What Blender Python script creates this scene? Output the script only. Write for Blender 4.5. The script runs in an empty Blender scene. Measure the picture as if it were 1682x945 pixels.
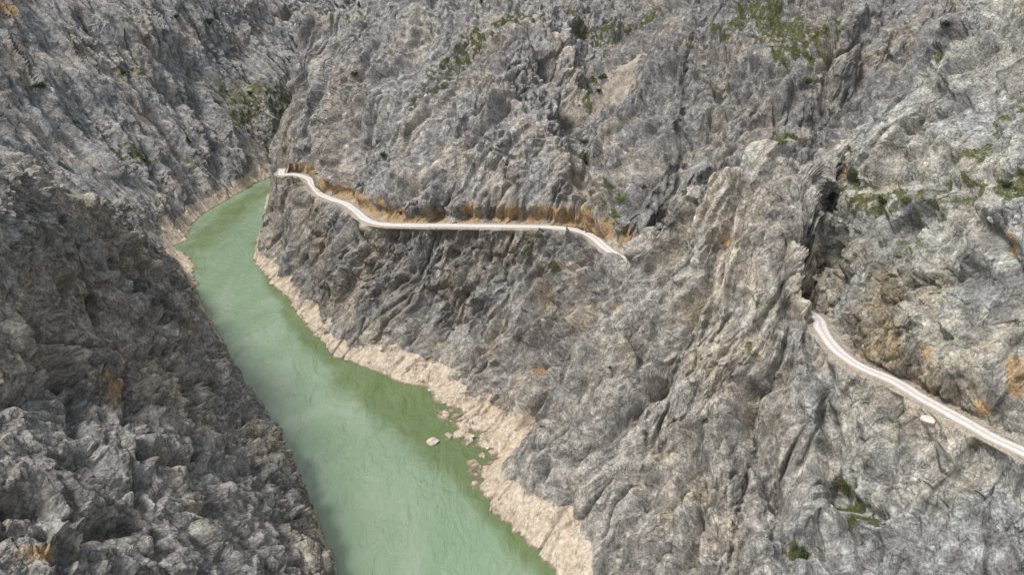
import bpy, math, random, sys, time
import numpy as np
from mathutils import Vector
from mathutils.geometry import delaunay_2d_cdt
from concurrent.futures import ThreadPoolExecutor
T0 = time.time()
rng = np.random.default_rng(7)
random.seed(7)
f32 = np.float32
C = bpy.context.scene.collection

# ------------------------------------------------------------------ camera
CAM_H, PITCH, FPX, PW, PH = 150.0, math.radians(27), 1120.0, 1682, 945
cp, sp_ = math.cos(PITCH), math.sin(PITCH)
def ray(px, py):
    u, v = (px - PW / 2) / FPX, -(py - PH / 2) / FPX
    return np.array([u, cp + v * sp_, -sp_ + v * cp])      # forward (0,cp,-sp), up (0,sp,cp)
def PZ(px, py, z):
    d = ray(px, py); t = (z - CAM_H) / d[2]
    return np.array([0, 0, CAM_H]) + d * t
def PY(px, py, y):
    d = ray(px, py); t = y / d[1]
    return np.array([0, 0, CAM_H]) + d * t

cam_data = bpy.data.cameras.new('camera')
cam = bpy.data.objects.new('camera', cam_data); C.objects.link(cam)
cam.location = (0, 0, CAM_H)
cam.rotation_euler = (math.pi / 2 - PITCH, 0, 0)
cam_data.sensor_width = 36; cam_data.lens = FPX / PW * 36
cam_data.clip_start = 1; cam_data.clip_end = 3000
bpy.context.scene.camera = cam

# ------------------------------------------------------------------ control points of the canyon (label, x, y, z)
# labels: 0 river bed, 1 near left cliff, 2 left mountainside, 3 centre mountain, 4 spur under the road, 5 buttress, 6 right cliff, 7 cliff under right road
pts, edges = [], []
def add(l, p):
    pts.append((l, float(p[0]), float(p[1]), float(p[2]))); return len(pts) - 1
def chain(l, ps, close=True):
    ids = [add(l, p) for p in ps]
    for a, b in zip(ids, ids[1:]): edges.append((a, b))
    return ids
# shoreline, right bank (photo positions of the waterline)
shoreR = [(446,303),(441,330),(434,370),(426,398),(419,418),(424,440),(450,468),(478,494),(482,510),(514,547),(543,586),
          (597,603),(663,634),(699,637),(706,662),(732,667),(727,697),(735,706),(727,722),(782,745),(816,750),(824,760),(781,803),(818,846),(866,888),(920,945)]
shR = [PZ(x, y, 0) for x, y in shoreR]
shR = [np.array([-40,488,0.]), np.array([-100,486,0.]), np.array([-148,478,0.])] + shR + [np.array([14,95,0.]), np.array([18,50,0.]), np.array([22,-80,0.])]
chain(4, shR[:19]); chain(5, shR[19:])
# shoreline, left bank
shoreL = [(450,282),(430,296),(400,313),(367,332),(330,352),(315,372),(300,396),(286,404)]
shL = [np.array([-40,518,0.]), np.array([-110,516,0.]), np.array([-160,508,0.])] + [PZ(x, y, 0) for x, y in shoreL]
chain(2, shL)
# crest of the near left cliff
crest = [(290,425,322),(313,470,274),(341,520,242),(367,570,212),(393,602,198),(424,650,180),(449,700,165),(479,770,146),(509,840,130),(550,945,110)]
cr = [PY(x, y, Y) for x, y, Y in crest] + [np.array([-36,85,20.]), np.array([-32,40,22.]), np.array([-32,-80,22.])]
chain(1, cr)
toe = []
for i, p in enumerate(cr):
    a = cr[max(i-1,0)][:2]; b = cr[min(i+1,len(cr)-1)][:2]
    t = (b - a) / np.linalg.norm(b - a); n = np.array([-t[1], t[0]])
    if n[0] < 0: n = -n
    k = 1 + p[2] * 0.09
    toe.append(np.array([p[0] + n[0]*k, p[1] + n[1]*k + 1, -0.5]))
toe = toe[1:]
chain(1, toe)
# river bed
for i in np.linspace(3, len(shR) - 1, 25):
    p = shR[int(i)]; add(0, (p[0] - (16 if p[1] < 380 else 9), p[1] + (8 if 130 < p[1] < 300 else 0), -6))
for p in toe[2:]: add(0, (p[0] + 9, p[1] + 3, -6))
for p in shL[4:8]: add(0, (p[0] + 10, p[1] - 6, -5))

SHP = np.array([p[:2] for p in shL] + [t[:2] for t in toe[1:]])
def slope_pt(px, py, k):
    """the point of the left mountainside seen at this place: its height grows with the distance from the shore"""
    d = ray(px, py)
    for Yv in np.arange(150, 720, 1.0):
        q = np.array([0, 0, CAM_H]) + d*(Yv/d[1]); best = 1e9
        for a, c in zip(SHP, SHP[1:]):
            e_ = c - a; t = min(1, max(0, ((q[:2]-a)@e_)/(e_@e_))); best = min(best, np.linalg.norm(q[:2]-a-t*e_))
        left = q[0] < np.interp(q[1], SHP[::-1,1], SHP[::-1,0]) or q[1] > 512
        if left and q[2] < k*best: return q
    return q
def py_pts(l, s):
    for x, y, Y in s:
        if l == 2:
            p = slope_pt(x, y, 1.2 + .12*math.sin(x*.05 + y*.031)); add(l, p)
        else: add(l, PY(x, y, Y))
def wz(l, s):
    for p in s: add(l, p)
NSH = np.array([t[:2] for t in toe])
def cliff_pt(px, py):
    """the near cliff: sheer above the water, then leaning back"""
    d = ray(px, py)
    for Yv in np.arange(30, 330, .5):
        q = np.array([0, 0, CAM_H]) + d*(Yv/d[1]); best = 1e9
        for a, c in zip(NSH, NSH[1:]):
            e_ = c - a; t = min(1, max(0, ((q[:2]-a)@e_)/(e_@e_))); best = min(best, np.linalg.norm(q[:2]-a-t*e_))
        zt_ = 8 + (1.65*best if best < 28 else 46.2 + 1.0*(best-28)) + 3*math.sin(px*.021+py*.013)
        if q[2] < zt_: return q
    return q
for q_ in [(0,945),(120,945),(240,945),(350,945),(450,945),(0,820),(120,820),(240,820),(350,820),(430,820),(0,700),(110,700),(220,700),(320,700),(400,700),(0,600),(110,600),(220,590),(320,590),(0,500),(110,500),(210,500),(280,490),
           (0,400),(100,400),(190,410),(240,430),(0,310),(80,330)]:
    add(1, cliff_pt(*q_))
chain(1, [PY(*p) for p in [(-150,170,120),(0,232,150),(60,265,165),(110,288,180),(170,322,208),(215,360,245),(252,395,292)]])
wz(1, [(-200,110,140),(-200,0,130),(-75,30,75),(-72,-60,80),(-220,-80,140)])
py_pts(2, [(0,212,205),(60,250,222),(100,272,240),(170,303,268),(225,350,338),(252,385,345),(0,0,335),(0,100,270),(0,160,235),(80,50,320),(150,0,365),(90,180,262),(150,120,318),(170,210,290),
           (240,60,378),(250,160,372),(300,0,435),(320,100,400),(300,200,398),(230,270,338),(300,260,385),(270,320,370),(340,290,418),(390,0,480),(400,70,455),(440,110,480),(350,170,428),(370,240,440),(400,260,470),(420,285,468)])
py_pts(2, [(470,0,615),(478,90,580),(485,150,556),(440,130,545),(390,140,505),(415,200,512),(450,220,520),(490,200,536),(440,262,500),(475,258,511),(500,180,545),(510,80,590),(430,30,590),(520,0,620)])
wz(2, [(-300,260,140),(-330,380,165),(-320,520,180),(-250,640,180),(-345,-80,150),(-345,150,165),(-345,670,190)])
# central mountain above the road
chain(3, [PY(*p) for p in [(470,268,372),(492,262,372),(516,262,365),(524,285,350)]])
py_pts(3, [(508,220,392),(502,120,428),(492,20,452),(548,280,335),(560,200,352),(560,100,395),(600,0,435),(600,320,305),(600,250,325),(640,300,290),(640,200,325),(640,100,368),(670,0,425),(720,300,273),
           (720,200,303),(740,100,348),(760,0,405),(800,300,269),(850,300,266),(850,200,290),(830,110,320),(870,40,350),(900,120,335),(880,0,420),(920,200,300),(960,300,262),(945,220,300),(960,150,338),(985,110,370),(1040,60,400),(960,40,405),(1050,0,450),
           (1000,250,272),(1000,330,246),(1060,200,288),(1080,130,318),(1130,60,350),(1150,0,395),(1060,330,232),(1100,270,238),(1150,170,282),(1200,225,252),(1220,110,305),(1270,60,335),(1300,0,370),(1300,150,272),(1270,205,256),
           (1370,90,275),(1400,40,290),(1450,5,305),(1345,225,250),(1400,165,258),(1470,90,275),(1540,50,285),(1520,20,300),(1600,10,320),(1650,-60,350)])
wz(2, [(-110,640,140),(-60,600,110)])
wz(0, [(-45,503,-5),(-100,501,-5),(-150,493,-5)])
wz(3, [(0,585,120),(100,600,165),(230,560,180),(340,660,200),(0,670,180),(200,420,155),(330,400,190)])
# buttress
chain(5, [PY(*p) for p in [(1040,424,207),(1060,370,209),(1085,335,210),(1140,290,208),(1190,278,206),(1230,262,204),(1262,240,201),(1290,232,198),(1325,252,189),(1345,300,181),(1352,360,176),(1352,430,171),(1347,500,166)]])
py_pts(5, [(1150,400,190),(1250,380,184),(1310,340,178),(1060,470,197),(1150,500,177),(1250,520,166),(1310,480,168),(1310,600,153),(1100,600,167),(1000,520,196),(1000,600,178),(950,600,184),(880,640,184),(900,700,172),(1000,700,159),
           (860,745,163),(1100,720,151),(1200,640,158),(1220,740,140),(1280,690,143),(960,800,144),(912,850,139.5),(1060,850,130),(1150,850,124),(1250,840,124),(1100,945,111),(1200,945,106),(1300,800,128),(1012,925,123)])
for q in [PY(*p) for p in [(1065,365,209),(1085,335,210),(1140,290,208),(1190,278,206),(1230,262,204),(1262,240,201),(1290,232,198),(1325,252,189),(1345,300,181)]]:
    add(3, (q[0]*1.07, q[1]+16, q[2]-19))
# spur under the road
py_pts(4, [(470,310,342),(500,330,328),(470,390,318),(520,420,292),(560,390,290),(600,400,270),(600,470,256),(560,500,258),(660,430,257),(660,520,240),(740,430,250),(740,540,230),(820,420,246),(800,540,226),(800,620,206),(880,420,240),(880,500,224),
           (860,580,208),(940,430,230),(960,500,208),(920,560,202),(740,650,203),(800,680,193)])
# right cliff
chain(6, [PY(*p) for p in [(1345,296,198),(1368,250,200),(1410,200,203),(1450,155,206),(1500,125,209),(1560,78,214),(1605,35,219),(1645,0,224),(1700,-50,230)]])
py_pts(6, [(1380,330,190),(1375,420,186),(1390,500,170),(1400,450,173),(1450,380,170),(1450,500,155),(1450,280,186),(1520,200,194),(1530,330,165),(1530,480,145),(1600,500,134),(1600,350,150),(1600,200,173),(1620,100,192),(1682,400,131),(1682,250,150),(1682,100,175),
           (1682,550,121),(1570,600,131),(1500,560,143)])
wz(6, [(88,178,56),(93,188,57),(96,198,62),(150,80,95),(170,120,120),(200,0,110),(220,200,150),(150,-80,95),(340,150,170),(340,-80,170)])
for q in [PY(*p) for p in [(1368,250,200),(1410,200,203),(1450,155,206),(1500,125,209),(1560,78,214),(1605,35,219)]]:
    add(3, (q[0]*1.05, q[1]+16, q[2]-18))
# below the right road
py_pts(7, [(1352,620,150),(1360,700,139),(1370,780,128),(1400,680,137),(1450,660,134),(1450,780,121),(1520,720,124),(1520,850,109),(1600,780,112),(1380,850,119),(1330,880,117),(1440,890,110),(1300,945,110),(1400,945,104),(1500,945,99),(1600,900,100),(1682,820,104),(1682,945,93)])
wz(7, [(48,70,18),(60,20,22),(85,65,40),(110,40,50),(60,-80,22),(110,-80,50)])

# road centre lines
roadA_px = [(462,286,36),(478,286,36.2),(494,288,36.5),(507,294,36.8),(513,303,37.2),(526,318,38),(545,327,38.7),(567,334,39.4),(584,346,40.5),(598,359,41.5),(616,366,42.3),(640,369,43),(680,370,44.5),(720,370,45.7),(800,371,47),(880,372,48),(930,375,49),(955,380,49.5),(975,390,49.8),(995,407,50),(1016,421,50),(1040,430,50)]
roadB_px = [(1342,522,54),(1348,538,54),(1358,555,54),(1380,580,54),(1415,603,54.2),(1465,625,54.5),(1515,655,55),(1575,687,55.4),(1625,716,55.7),(1682,744,56)]
def densify(P, step=1.0):
    P = np.array(P); out = []
    n = len(P)
    for i in range(n - 1):
        p0, p1, p2, p3 = P[max(i-1,0)], P[i], P[i+1], P[min(i+2,n-1)]
        m = max(2, int(np.linalg.norm(p2 - p1) / step))
        for k in range(m):
            t = k / m
            out.append(0.5*((2*p1) + (-p0+p2)*t + (2*p0-5*p1+4*p2-p3)*t*t + (-p0+3*p1-3*p2+p3)*t**3))
    out.append(P[-1]); return np.array(out)
rA = [PZ(x, y, z) for x, y, z in roadA_px]
rA = [rA[0] + np.array([-3, 12, -1.0])] + rA + [rA[-1] + np.array([7, -6, 0.])]
rB = [PZ(x, y, z) for x, y, z in roadB_px]
rB = [rB[0] + np.array([-3.5, 7, 0.])] + rB + [rB[-1] + (rB[-1] - rB[-2]) * k for k in (1.2, 3.0, 5.0)]
roadA, roadB = densify(rA), densify(rB)
for k in range(0, len(roadA) - 6, 6): add(4, roadA[k])
for k in range(4, len(roadB), 5): add(7, roadB[k])
# cut slopes just above the road
def side_pts(R, off, dz, l, k0, k1, step=7):
    for k in range(k0, min(k1, len(R) - 1), step):
        t = R[k+1] - R[k]; n = np.array([-t[1], t[0], 0]); n /= np.linalg.norm(n)
        q = R[k] + n * off; add(l, (q[0], q[1], q[2] + dz))
side_pts(roadA, 4.6, 8, 3, 8, len(roadA) - 14)
side_pts(roadA, -4.5, -1.5, 4, 8, len(roadA) - 14)
side_pts(roadB, 4.6, 9, 6, 8, len(roadB))
side_pts(roadB, -4.0, -2, 7, 8, len(roadB))

# ------------------------------------------------------------------ triangulate and rasterise the base relief
P = np.array([[p[1], p[2]] for p in pts]); Z = np.array([p[3] for p in pts]); LAB = np.array([p[0] for p in pts])
X0, X1, Y0, Y1 = -345.0, 345.0, -80.0, 675.0
GX, GY = int(X1 - X0) + 1, int(Y1 - Y0) + 1
for cx, cy in ((X0-5,Y0-5),(X1+5,Y0-5),(X0-5,Y1+5),(X1+5,Y1+5),(-60,Y1+5),(-150,Y0-5),(X0-5,250),(X1+5,280)):
    d = np.hypot(P[:len(pts),0]-cx, P[:len(pts),1]-cy); k = int(np.argmin(d))
    P = np.vstack([P, [cx, cy]]); Z = np.append(Z, Z[k]); LAB = np.append(LAB, LAB[k])
vo, eo, fo, ov, oe, of = delaunay_2d_cdt([Vector(p) for p in P], edges, [], 0, 1e-4)
VO = np.array([[v[0], v[1]] for v in vo]); ZO = np.zeros(len(VO))
for i, o in enumerate(ov):
    if len(o): ZO[i] = np.mean(Z[list(o)])
    else:
        d = ((P - VO[i])**2).sum(1); w = 1/(d[np.argsort(d)[:4]]+.1); ZO[i] = (w*Z[np.argsort(d)[:4]]).sum()/w.sum()
G = np.full((GY, GX), np.nan)
for t in fo:
    a, b, c = VO[t[0]], VO[t[1]], VO[t[2]]
    xs0, xs1 = int(max(0, math.floor(min(a[0],b[0],c[0]) - X0))), int(min(GX-1, math.ceil(max(a[0],b[0],c[0]) - X0)))
    ys0, ys1 = int(max(0, math.floor(min(a[1],b[1],c[1]) - Y0))), int(min(GY-1, math.ceil(max(a[1],b[1],c[1]) - Y0)))
    if xs1 < xs0 or ys1 < ys0: continue
    xx, yy = np.meshgrid(np.arange(xs0, xs1+1) + X0, np.arange(ys0, ys1+1) + Y0)
    det = (b[1]-c[1])*(a[0]-c[0]) + (c[0]-b[0])*(a[1]-c[1])
    if abs(det) < 1e-9: continue
    l1 = ((b[1]-c[1])*(xx-c[0]) + (c[0]-b[0])*(yy-c[1]))/det
    l2 = ((c[1]-a[1])*(xx-c[0]) + (a[0]-c[0])*(yy-c[1]))/det
    l3 = 1 - l1 - l2
    m = (l1 >= -1e-6) & (l2 >= -1e-6) & (l3 >= -1e-6)
    zz = l1*ZO[t[0]] + l2*ZO[t[1]] + l3*ZO[t[2]]
    G[ys0:ys1+1, xs0:xs1+1][m] = zz[m]
G = np.where(np.isnan(G), 150.0, G)
def blur(A, s):
    r = int(3*s) + 1; k = np.exp(-0.5*(np.arange(-r, r+1)/s)**2); k /= k.sum()
    A = np.pad(A, r, mode='edge')
    A = sum(k[i]*A[:, i:i+A.shape[1]-2*r] for i in range(2*r+1))
    A = sum(k[i]*A[i:i+A.shape[0]-2*r, :] for i in range(2*r+1))
    return A
Gf, Gs = blur(G, 1.1), blur(G, 2.6)
wl = np.clip((G - 6) / 20, 0, 1)
G = Gf*(1-wl) + (0.45*Gf + 0.55*Gs)*wl
CELL = 1.0

def samp(x, y, A=None):
    A = G if A is None else A
    c = (X1-X0)/(A.shape[1]-1)
    fx = np.clip((x - X0)/c, 0, A.shape[1] - 1.001); fy = np.clip((y - Y0)/c, 0, A.shape[0] - 1.001)
    ix = fx.astype(int); iy = fy.astype(int); fx = fx - ix; fy = fy - iy
    return (A[iy, ix]*(1-fx)*(1-fy) + A[iy, ix+1]*fx*(1-fy) + A[iy+1, ix]*(1-fx)*fy + A[iy+1, ix+1]*fx*fy)

def poly_dist(x, y, R):
    """distance to polyline R in plan, and its z and tangent side there"""
    bd = np.full(x.shape, 1e9); bz = np.zeros(x.shape); bs = np.zeros(x.shape); bt = np.zeros(x.shape)
    S = R[::2]
    for i in range(len(S) - 1):
        a, b = S[i], S[i+1]; d = b - a; L2 = d[0]**2 + d[1]**2
        t = np.clip(((x-a[0])*d[0] + (y-a[1])*d[1])/L2, 0, 1)
        dx, dy = x - (a[0]+t*d[0]), y - (a[1]+t*d[1])
        dd = dx*dx + dy*dy; m = dd < bd
        bd = np.where(m, dd, bd); bz = np.where(m, a[2]+t*d[2], bz)
        bs = np.where(m, np.sign(d[0]*dy - d[1]*dx), bs)
        bt = np.where(m, i + t, bt)
    return np.sqrt(bd), bz, bs, bt/(len(S)-1)
def sstep(a, b, x):
    t = np.clip((x-a)/(b-a), 0, 1); return t*t*(3-2*t)
def apply_road(x, y, z):
    """level the bed of the road; returns z and how much displacement is left"""
    keep = np.ones(x.shape); near = np.full(x.shape, 99.0); nz = np.zeros(x.shape); side = np.zeros(x.shape); tt = np.zeros(x.shape)
    for R, up in ((roadA, 3.0), (roadB, 3.1)):
        b = (x > R[:,0].min()-14) & (x < R[:,0].max()+14) & (y > R[:,1].min()-14) & (y < R[:,1].max()+14)
        if not b.any(): continue
        d, rz, s, t = poly_dist(x[b], y[b], R)
        w = np.where(s > 0, sstep(up-.5, up+.9, d), sstep(3.0, 5.2, d))
        # the shoulder only widens rock that is already there; the cut is steep
        zz = z[b]; zz = zz*w + (rz - 0.12)*(1-w)
        z[b] = zz; keep[b] = np.minimum(keep[b], np.where(s > 0, sstep(2.3, 3.6, d), sstep(2.5, 5.4, d)))
        q = d < near[b]
        near[b] = np.where(q, d, near[b]); nz[b] = np.where(q, rz, nz[b]); side[b] = np.where(q, s, side[b]); tt[b] = np.where(q, t, tt[b])
    return z, keep, near, nz, side

hx, hy = np.meshgrid(np.arange(X0, X1+.01, .5), np.arange(Y0, Y1+.01, .5))
G1 = G
G = samp(hx, hy, G1)
G = apply_road(hx.ravel(), hy.ravel(), G.ravel().copy())[0].reshape(hx.shape)

# pixel -> point on the base relief
def hit(px, py):
    d = ray(px, py); d = d/np.linalg.norm(d); t = np.arange(40, 900, 0.5)
    q = np.array([0, 0, CAM_H]) + d*t[:, None]
    g = samp(q[:,0], q[:,1]); k = np.argmax(q[:,2] < g)
    if k == 0: k = len(t)-1
    a, b = q[k-1], q[k]; ga = a[2]-g[k-1]; gb = g[k]-b[2]
    return a + (b-a)*(ga/(ga+gb+1e-6))

# ------------------------------------------------------------------ the adaptive polar grid
NA, NR = 1650, 1600
AZ = np.radians(np.linspace(-57, 57, NA))
rf = np.arange(38.0, 690.0, 0.4)
W = np.zeros((NA, NR), f32)
for i in range(NA):
    s, c = math.sin(AZ[i]), math.cos(AZ[i])
    xx, yy = rf*s, rf*c
    z = samp(xx, yy)
    rngv = np.sqrt(rf**2 + (z-CAM_H)**2)
    ds = np.sqrt(1 + (np.gradient(z, 0.4))**2)/rngv**1.15*0.4
    W[i] = 0
    cs = np.concatenate([[0], np.cumsum(ds[1:])])
    W[i] = np.interp(np.linspace(0, cs[-1], NR), cs, rf)
# keep neighbouring rays in step
k = np.exp(-0.5*(np.arange(-6, 7)/2.5)**2); k /= k.sum()
Wp = np.pad(W, ((6,6),(0,0)), mode='edge'); W = sum(k[i]*Wp[i:i+NA] for i in range(13))
VX = (W*np.sin(AZ)[:,None]).ravel().astype(np.float64); VY = (W*np.cos(AZ)[:,None]).ravel().astype(np.float64)
VZ = samp(VX, VY)
e = 0.9
nx = -(samp(VX+e, VY)-samp(VX-e, VY))/(2*e); ny = -(samp(VX, VY+e)-samp(VX, VY-e))/(2*e)
nl = np.sqrt(nx*nx+ny*ny+1); slope = np.sqrt(nx*nx+ny*ny)
NRM = np.stack([nx/nl, ny/nl, 1/nl], 1)
print('grid', round(time.time()-T0,1))

# ------------------------------------------------------------------ noise
M32 = 0xFFFFFFFF
def h3(ix, iy, iz, seed):
    h = (ix.astype(np.uint32)*np.uint32(374761393)) ^ (iy.astype(np.uint32)*np.uint32(668265263)) ^ (iz.astype(np.uint32)*np.uint32(2147483647)) ^ np.uint32(seed*2654435761 & M32)
    h = (h ^ (h >> np.uint32(13)))*np.uint32(1274126177)
    h = (h ^ (h >> np.uint32(16)))*np.uint32(2246822519)
    return h ^ (h >> np.uint32(15))
GR = rng.normal(size=(256,3)); GR = (GR/np.linalg.norm(GR, axis=1)[:,None]).astype(f32)
def perlin_c(p, seed):
    i = np.floor(p).astype(np.int32); f = (p - i).astype(f32); u = f*f*f*(f*(f*6-15)+10)
    res = 0
    for dx in (0,1):
        for dy in (0,1):
            for dz in (0,1):
                g = GR[h3(i[:,0]+dx, i[:,1]+dy, i[:,2]+dz, seed) & np.uint32(255)]
                v = g[:,0]*(f[:,0]-dx) + g[:,1]*(f[:,1]-dy) + g[:,2]*(f[:,2]-dz)
                w = (u[:,0] if dx else 1-u[:,0])*(u[:,1] if dy else 1-u[:,1])*(u[:,2] if dz else 1-u[:,2])
                res = res + v*w
    return res*1.5
def worley_c(p, seed):
    """F1, F2 and the id of the nearest cell"""
    i = np.floor(p).astype(np.int32); f = (p - i).astype(f32)
    n = len(p); F1 = np.full(n, 9, f32); F2 = np.full(n, 9, f32); ID = np.zeros(n, np.uint32); TL = np.zeros(n, f32)
    for dx in (-1,0,1):
        for dy in (-1,0,1):
            for dz in (-1,0,1):
                h = h3(i[:,0]+dx, i[:,1]+dy, i[:,2]+dz, seed)
                ox = (h & np.uint32(1023)).astype(f32)/1023; oy = ((h >> np.uint32(10)) & np.uint32(1023)).astype(f32)/1023; oz = ((h >> np.uint32(20)) & np.uint32(1023)).astype(f32)/1023
                vx, vy, vz = f[:,0]-dx-ox, f[:,1]-dy-oy, f[:,2]-dz-oz
                d = vx*vx + vy*vy + vz*vz
                m = d < F1
                gg = GR[(h ^ (h >> np.uint32(11))) & np.uint32(255)]
                TL = np.where(m, gg[:,0]*vx + gg[:,1]*vy + gg[:,2]*vz, TL)
                F2 = np.where(m, F1, np.minimum(F2, d)); F1 = np.where(m, d, F1); ID = np.where(m, h, ID)
    return np.stack([np.sqrt(F1), np.sqrt(F2), ((ID*np.uint32(2654435761)) >> np.uint32(8)).astype(f32)/float(1<<24), TL], 1)
pool = ThreadPoolExecutor(4)
def par(fn, p, seed):
    ch = np.array_split(np.arange(len(p)), max(1, len(p)//60000))
    return np.concatenate(list(pool.map(lambda c: fn(p[c[0]:c[-1]+1], seed), ch)))
def pn(p, wl, seed): return par(perlin_c, (p/wl).astype(f32), seed)
def wn(p, wl, seed): return par(worley_c, (p/wl).astype(f32), seed)
def fbm(p, wl, seed, o=3):
    r = 0
    for k in range(o): r = r + pn(p, wl/2.1**k, seed+k)*0.5**k
    return r

# ------------------------------------------------------------------ which rock mass a point belongs to
BP = np.stack([VX, VY, VZ], 1).astype(f32)
w1 = pn(BP, 14, 3)
grid_lab = np.zeros((GY, GX), np.int8); bd = np.full((GY, GX), 1e9)
gxx, gyy = np.meshgrid(np.arange(GX)+X0, np.arange(GY)+Y0)
for i in range(len(pts)):
    d = (gxx-pts[i][1])**2 + (gyy-pts[i][2])**2 + (0.8*(G1-pts[i][3]))**2
    m = d < bd; bd[m] = d[m]; grid_lab[m] = pts[i][0]
VL = grid_lab[np.clip(np.round(VY-Y0).astype(int),0,GY-1), np.clip(np.round(VX-X0).astype(int),0,GX-1)]
# lineation direction and stretch of each mass
LIN = {0:((0,0,1),1.5), 1:((0.25,-0.25,-0.93),1.7), 2:((0.62,-0.25,-0.74),4.6), 3:((-0.30,-0.33,-0.9),4.2), 4:((-0.50,-0.35,-0.8),3.0), 5:((-0.42,-0.42,-0.8),4.8), 6:((-0.45,-0.2,-0.87),2.2), 7:((-0.2,-0.35,-0.9),2.2)}
LW = [blur((grid_lab == k).astype(float), 2.2) for k in range(8)]
LWT = sum(LW) + 1e-6
#       blockiness, macro relief, grooves, fine
PAR = {0:(.5,.5,.5,.5), 1:(.72,.34,.28,1.2), 2:(.5,1.0,1.0,.9), 3:(.55,1.0,1.0,.95), 4:(.7,.85,.9,.95), 5:(.65,.75,1.15,.95), 6:(.8,.75,.65,.9), 7:(.85,.6,.6,.8)}
warp = np.stack([pn(BP, 26, 11+k) for k in range(3)], 1)*1.9 + np.stack([pn(BP, 5, 21+k) for k in range(3)], 1)*0.35
Pw = (BP + warp).astype(f32)
slab_all = sstep(-0.25, 0.35, fbm(BP, 34, 71, 2))             # 0 smooth slabs, 1 broken rock
def edge(w, k): return np.clip((w[:,1]-w[:,0])/k, 0, 1)
def rock_relief(P_, B_, slab, d, K, par_):
    blk, mac, grv, fin = par_
    dot = P_@d
    Q = (P_ - d*((1-1/K)*dot)[:,None]).astype(f32)           # compressed along the lineation
    Q2 = (P_ - d*((1-1/math.sqrt(K))*dot)[:,None]).astype(f32)
    big = fbm(B_, 46, 31, 2); mid = pn(Q2, 17, 35)
    rib = pn(Q, 10, 41); rib2 = pn(Q, 4.6, 42); rib3 = pn(Q, 2.3, 43); bil = pn(Q2, 7.5, 44); bil2 = pn(Q2, 3.4, 45)
    Q3 = (P_ - d*((1-1/(K*3.0))*dot)[:,None]).astype(f32)
    crk = np.minimum(np.abs(pn(Q3, 8, 46)), np.abs(pn(Q, 24, 47))*2.6)           # long open joints
    grooves = -(0.45-np.abs(rib)*2.2)*2.0 - (0.42-np.abs(rib2)*2.0)*1.1 - (.4-np.abs(bil)*2)*1.1 - (.4-np.abs(bil2)*2)*.6
    wA = wn(Q, 9.0, 51); wB = wn(Q2, 4.2, 52); wC = wn(Q2, 1.9, 53); wD = wn(Q, 0.95, 54)
    rough = (0.45 + 0.75*slab)*fin
    large = mac*(big*6.0 + mid*4.6) + grooves*(0.75+0.5*slab)*grv*.6 + blk*((edge(wA,.14)-1)*1.0*(0.4+slab) + ((wA[:,2]-0.5)*2.8 + wA[:,3]*4.6)*edge(wA,.11))
    small = grooves*(0.75+0.5*slab)*grv*.4 - 3.0*np.exp(-(crk/.075)**2)*sstep(-.25,.3,pn(B_, 20, 48))*(.4+.6*grv)
    small += rough*((edge(wB,.16)-1)*0.6 + ((wB[:,2]-0.5)*1.2 + wB[:,3]*2.3)*edge(wB,.13))
    small += rough*((edge(wC,.2)-1)*0.28 + ((wC[:,2]-0.5)*0.5 + wC[:,3]*1.0)*edge(wC,.18) + ((wD[:,2]-.5)*.22 + wD[:,3]*.4)*edge(wD,.28) + (np.abs(rib3)*2-.4)*0.3)
    return large, small, Q
large = np.zeros(len(BP)); small = np.zeros(len(BP)); Q = np.zeros((len(BP), 3), f32)
for k in range(8):
    wk = samp(VX, VY, LW[k])/samp(VX, VY, LWT); sel = np.where((wk > .03) | (VL == k))[0]
    if not len(sel): continue
    d = np.array(LIN[k][0], float); d /= np.linalg.norm(d)
    a_, b_, q_ = rock_relief(Pw[sel], BP[sel], slab_all[sel], d.astype(f32), LIN[k][1], PAR[k])
    wk = wk[sel]; large[sel] += a_*wk; small[sel] += b_*wk
    own = VL[sel] == k; Q[sel[own]] = q_[own]
large -= np.mean(large); small -= np.mean(small)
near_blk = samp(VX, VY, blur((grid_lab==1).astype(float), 6.0))
large -= 1.6*near_blk
low = sstep(0, 20, VZ)
print('noise', round(time.time()-T0,1))

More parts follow.
